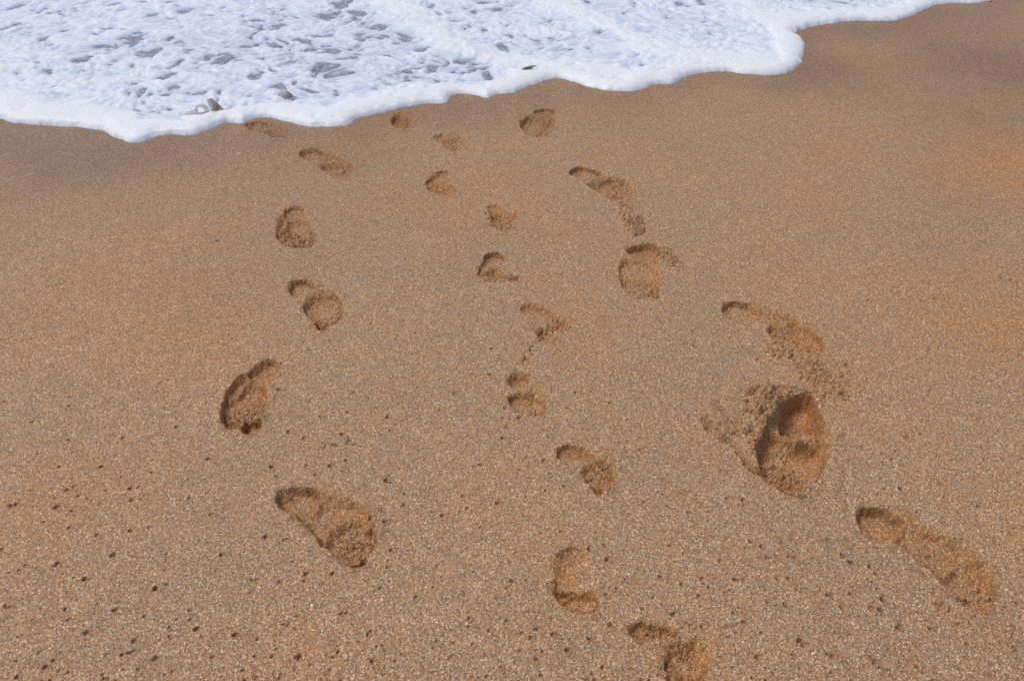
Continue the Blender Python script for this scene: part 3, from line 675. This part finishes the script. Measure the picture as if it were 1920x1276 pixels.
# broken spiral shell rolling in the foam
def tube(path, rads, n=10):
    V_, F_ = [], []; path = np.array(path, float)
    for i, p in enumerate(path):
        t = path[min(i + 1, len(path) - 1)] - path[max(i - 1, 0)]; t /= np.linalg.norm(t)
        a = np.cross(t, (0.1, .2, 1.)); a /= np.linalg.norm(a); b = np.cross(t, a)
        for k in range(n):
            q = 2 * math.pi * k / n; V_.append(tuple(p + rads[i] * (a * math.cos(q) + b * math.sin(q))))
    for i in range(len(path) - 1):
        for k in range(n): F_.append((i * n + k, i * n + (k + 1) % n, (i + 1) * n + (k + 1) % n, (i + 1) * n + k))
    F_.append(tuple(range(n))[::-1]); F_.append(tuple((len(path) - 1) * n + k for k in range(n)))
    return V_, F_
sx_, sy_ = at(398, 218)
root = bpy.data.objects.new('broken_shell', None); col.objects.link(root); root.location = (sx_, sy_, .000); root.rotation_euler = (0, 0, 0)
tag(root, 'broken white and peach seashell standing on edge in the foam at the upper left', 'shell')
pth = [(0, .01 * math.sin(t * 2), -.01 + .085 * t) for t in np.linspace(0, 1, 12)]
v, f = tube([(-.002 + .006 * math.sin(t * 3.1), .0, -.01 + .088 * t) for t in np.linspace(0, 1, 12)], [.0075 - .002 * abs(t - .4) for t in np.linspace(0, 1, 12)]); simple('outer_lip', v, f, SHELL, root)
# flaring wall behind the lip: a thick quarter shell
V_, F_ = [], []; na, nb = 12, 8
for side in (0, 1):
    for i in range(na + 1):
        a = i / na
        for j in range(nb + 1):
            b = j / nb
            r0 = .055 * (1 - b * .15) * math.sin(.35 + a * 2.2) + .004
            V_.append((.003 + .052 * a * (1 - .15 * b * b) , .012 + .03 * math.sin(a * 2.6) * math.sin(b * 3.0) + side * .004, -.008 + (.084 * (1 - a ** 1.6 * .72)) * b))
n = (na + 1) * (nb + 1); w = nb + 1
for i in range(na):
    for j in range(nb):
        a = i * w + j; F_.append((a, a + w, a + w + 1, a + 1)); F_.append((n + a, n + a + 1, n + a + w + 1, n + a + w))
for i in range(na):
    for j in (0, nb): a = i * w + j; F_.append((a, a + w, n + a + w, n + a))
simple('peach_wall', V_, F_, PEACH, root)
v, f = blob(.009, 5, 1.4, .7, 1); simple('olive_spot', v, f, OLIVE, root, (.040, .006, .022))
cv = [(-.038 + .020 * math.cos(t) * (1 + .08 * t), -.004 * t * .3, .028 + .020 * math.sin(t) * (1 + .08 * t)) for t in np.linspace(-1.9, 3.3, 22)]
v, f = tube(cv, [.0105 * (1 - .5 * abs(t - .4)) for t in np.linspace(0, 1, 22)]); simple('curled_whorl', v, f, SHELL, root)
cv = [(-.085 + .024 * math.cos(t), -.012, .002 + .022 * math.sin(t)) for t in np.linspace(-.6, 3.6, 18)]
v, f = tube(cv, [.015 * (1 - .35 * abs(t - .5)) for t in np.linspace(0, 1, 18)]); simple('inner_whorl', v, f, SHELL, root)
# brown stone half sunk in foam
x, y = at(535, 184); v, f = blob(.030, 3, 1.0, .8, .9)
o = simple('stone', v, f, STONE, None, (x, y, .008), (.1, 0, .2)); tag(o, 'blurred brown stone half sunk in the foam right of the broken shell', 'stone')
# shell wedge near the middle
x, y = at(988, 140); v, f = chip('w', .062, STONE, 12, .5)
r2 = bpy.data.objects.new('shell_wedge', None); col.objects.link(r2); r2.location = (x, y, .006); tag(r2, 'peaked brown shell piece poking through the foam above the middle of the edge', 'shell')
simple('brown_back', v, f, STONE, r2, (0, .012, .004), (-.5, 0, 1.5))
v, f = chip('w', .050, SHELL, 13, .45); simple('white_face', v, f, SHELL, r2, (.008, -.010, .000), (-.2, 0, 1.45))

# ------------------------------------------------------------------ light
SUN_EL, SUN_AZ = 64, 284          # azimuth clockwise from +Y: high soft light, from the left
w = bpy.data.worlds.new('World'); sc.world = w; w.use_nodes = True; nt = w.node_tree
sky = nt.nodes.new('ShaderNodeTexSky'); sky.sky_type = 'NISHITA'; sky.sun_disc = False
sky.sun_elevation = R(SUN_EL); sky.sun_rotation = R(SUN_AZ); sky.air_density = 1; sky.dust_density = 2.5; sky.ozone_density = 1
nt.links.new(sky.outputs[0], nt.nodes['Background'].inputs[0]); nt.nodes['Background'].inputs[1].default_value = .13
ld = bpy.data.lights.new('sun', 'SUN'); ld.energy = 1.95; ld.angle = R(20); ld.color = (1, .95, .88)
lo = bpy.data.objects.new('sun', ld); col.objects.link(lo)
from mathutils import Vector
dv = Vector((math.sin(R(SUN_AZ)) * math.cos(R(SUN_EL)), math.cos(R(SUN_AZ)) * math.cos(R(SUN_EL)), math.sin(R(SUN_EL))))
lo.rotation_euler = dv.to_track_quat('Z', 'Y').to_euler(); lo.location = dv * 10
sc.view_settings.view_transform = 'Standard'; sc.view_settings.look = 'None'; sc.view_settings.gamma = 1; sc.view_settings.exposure = -.27
sc.cycles.use_denoising = False
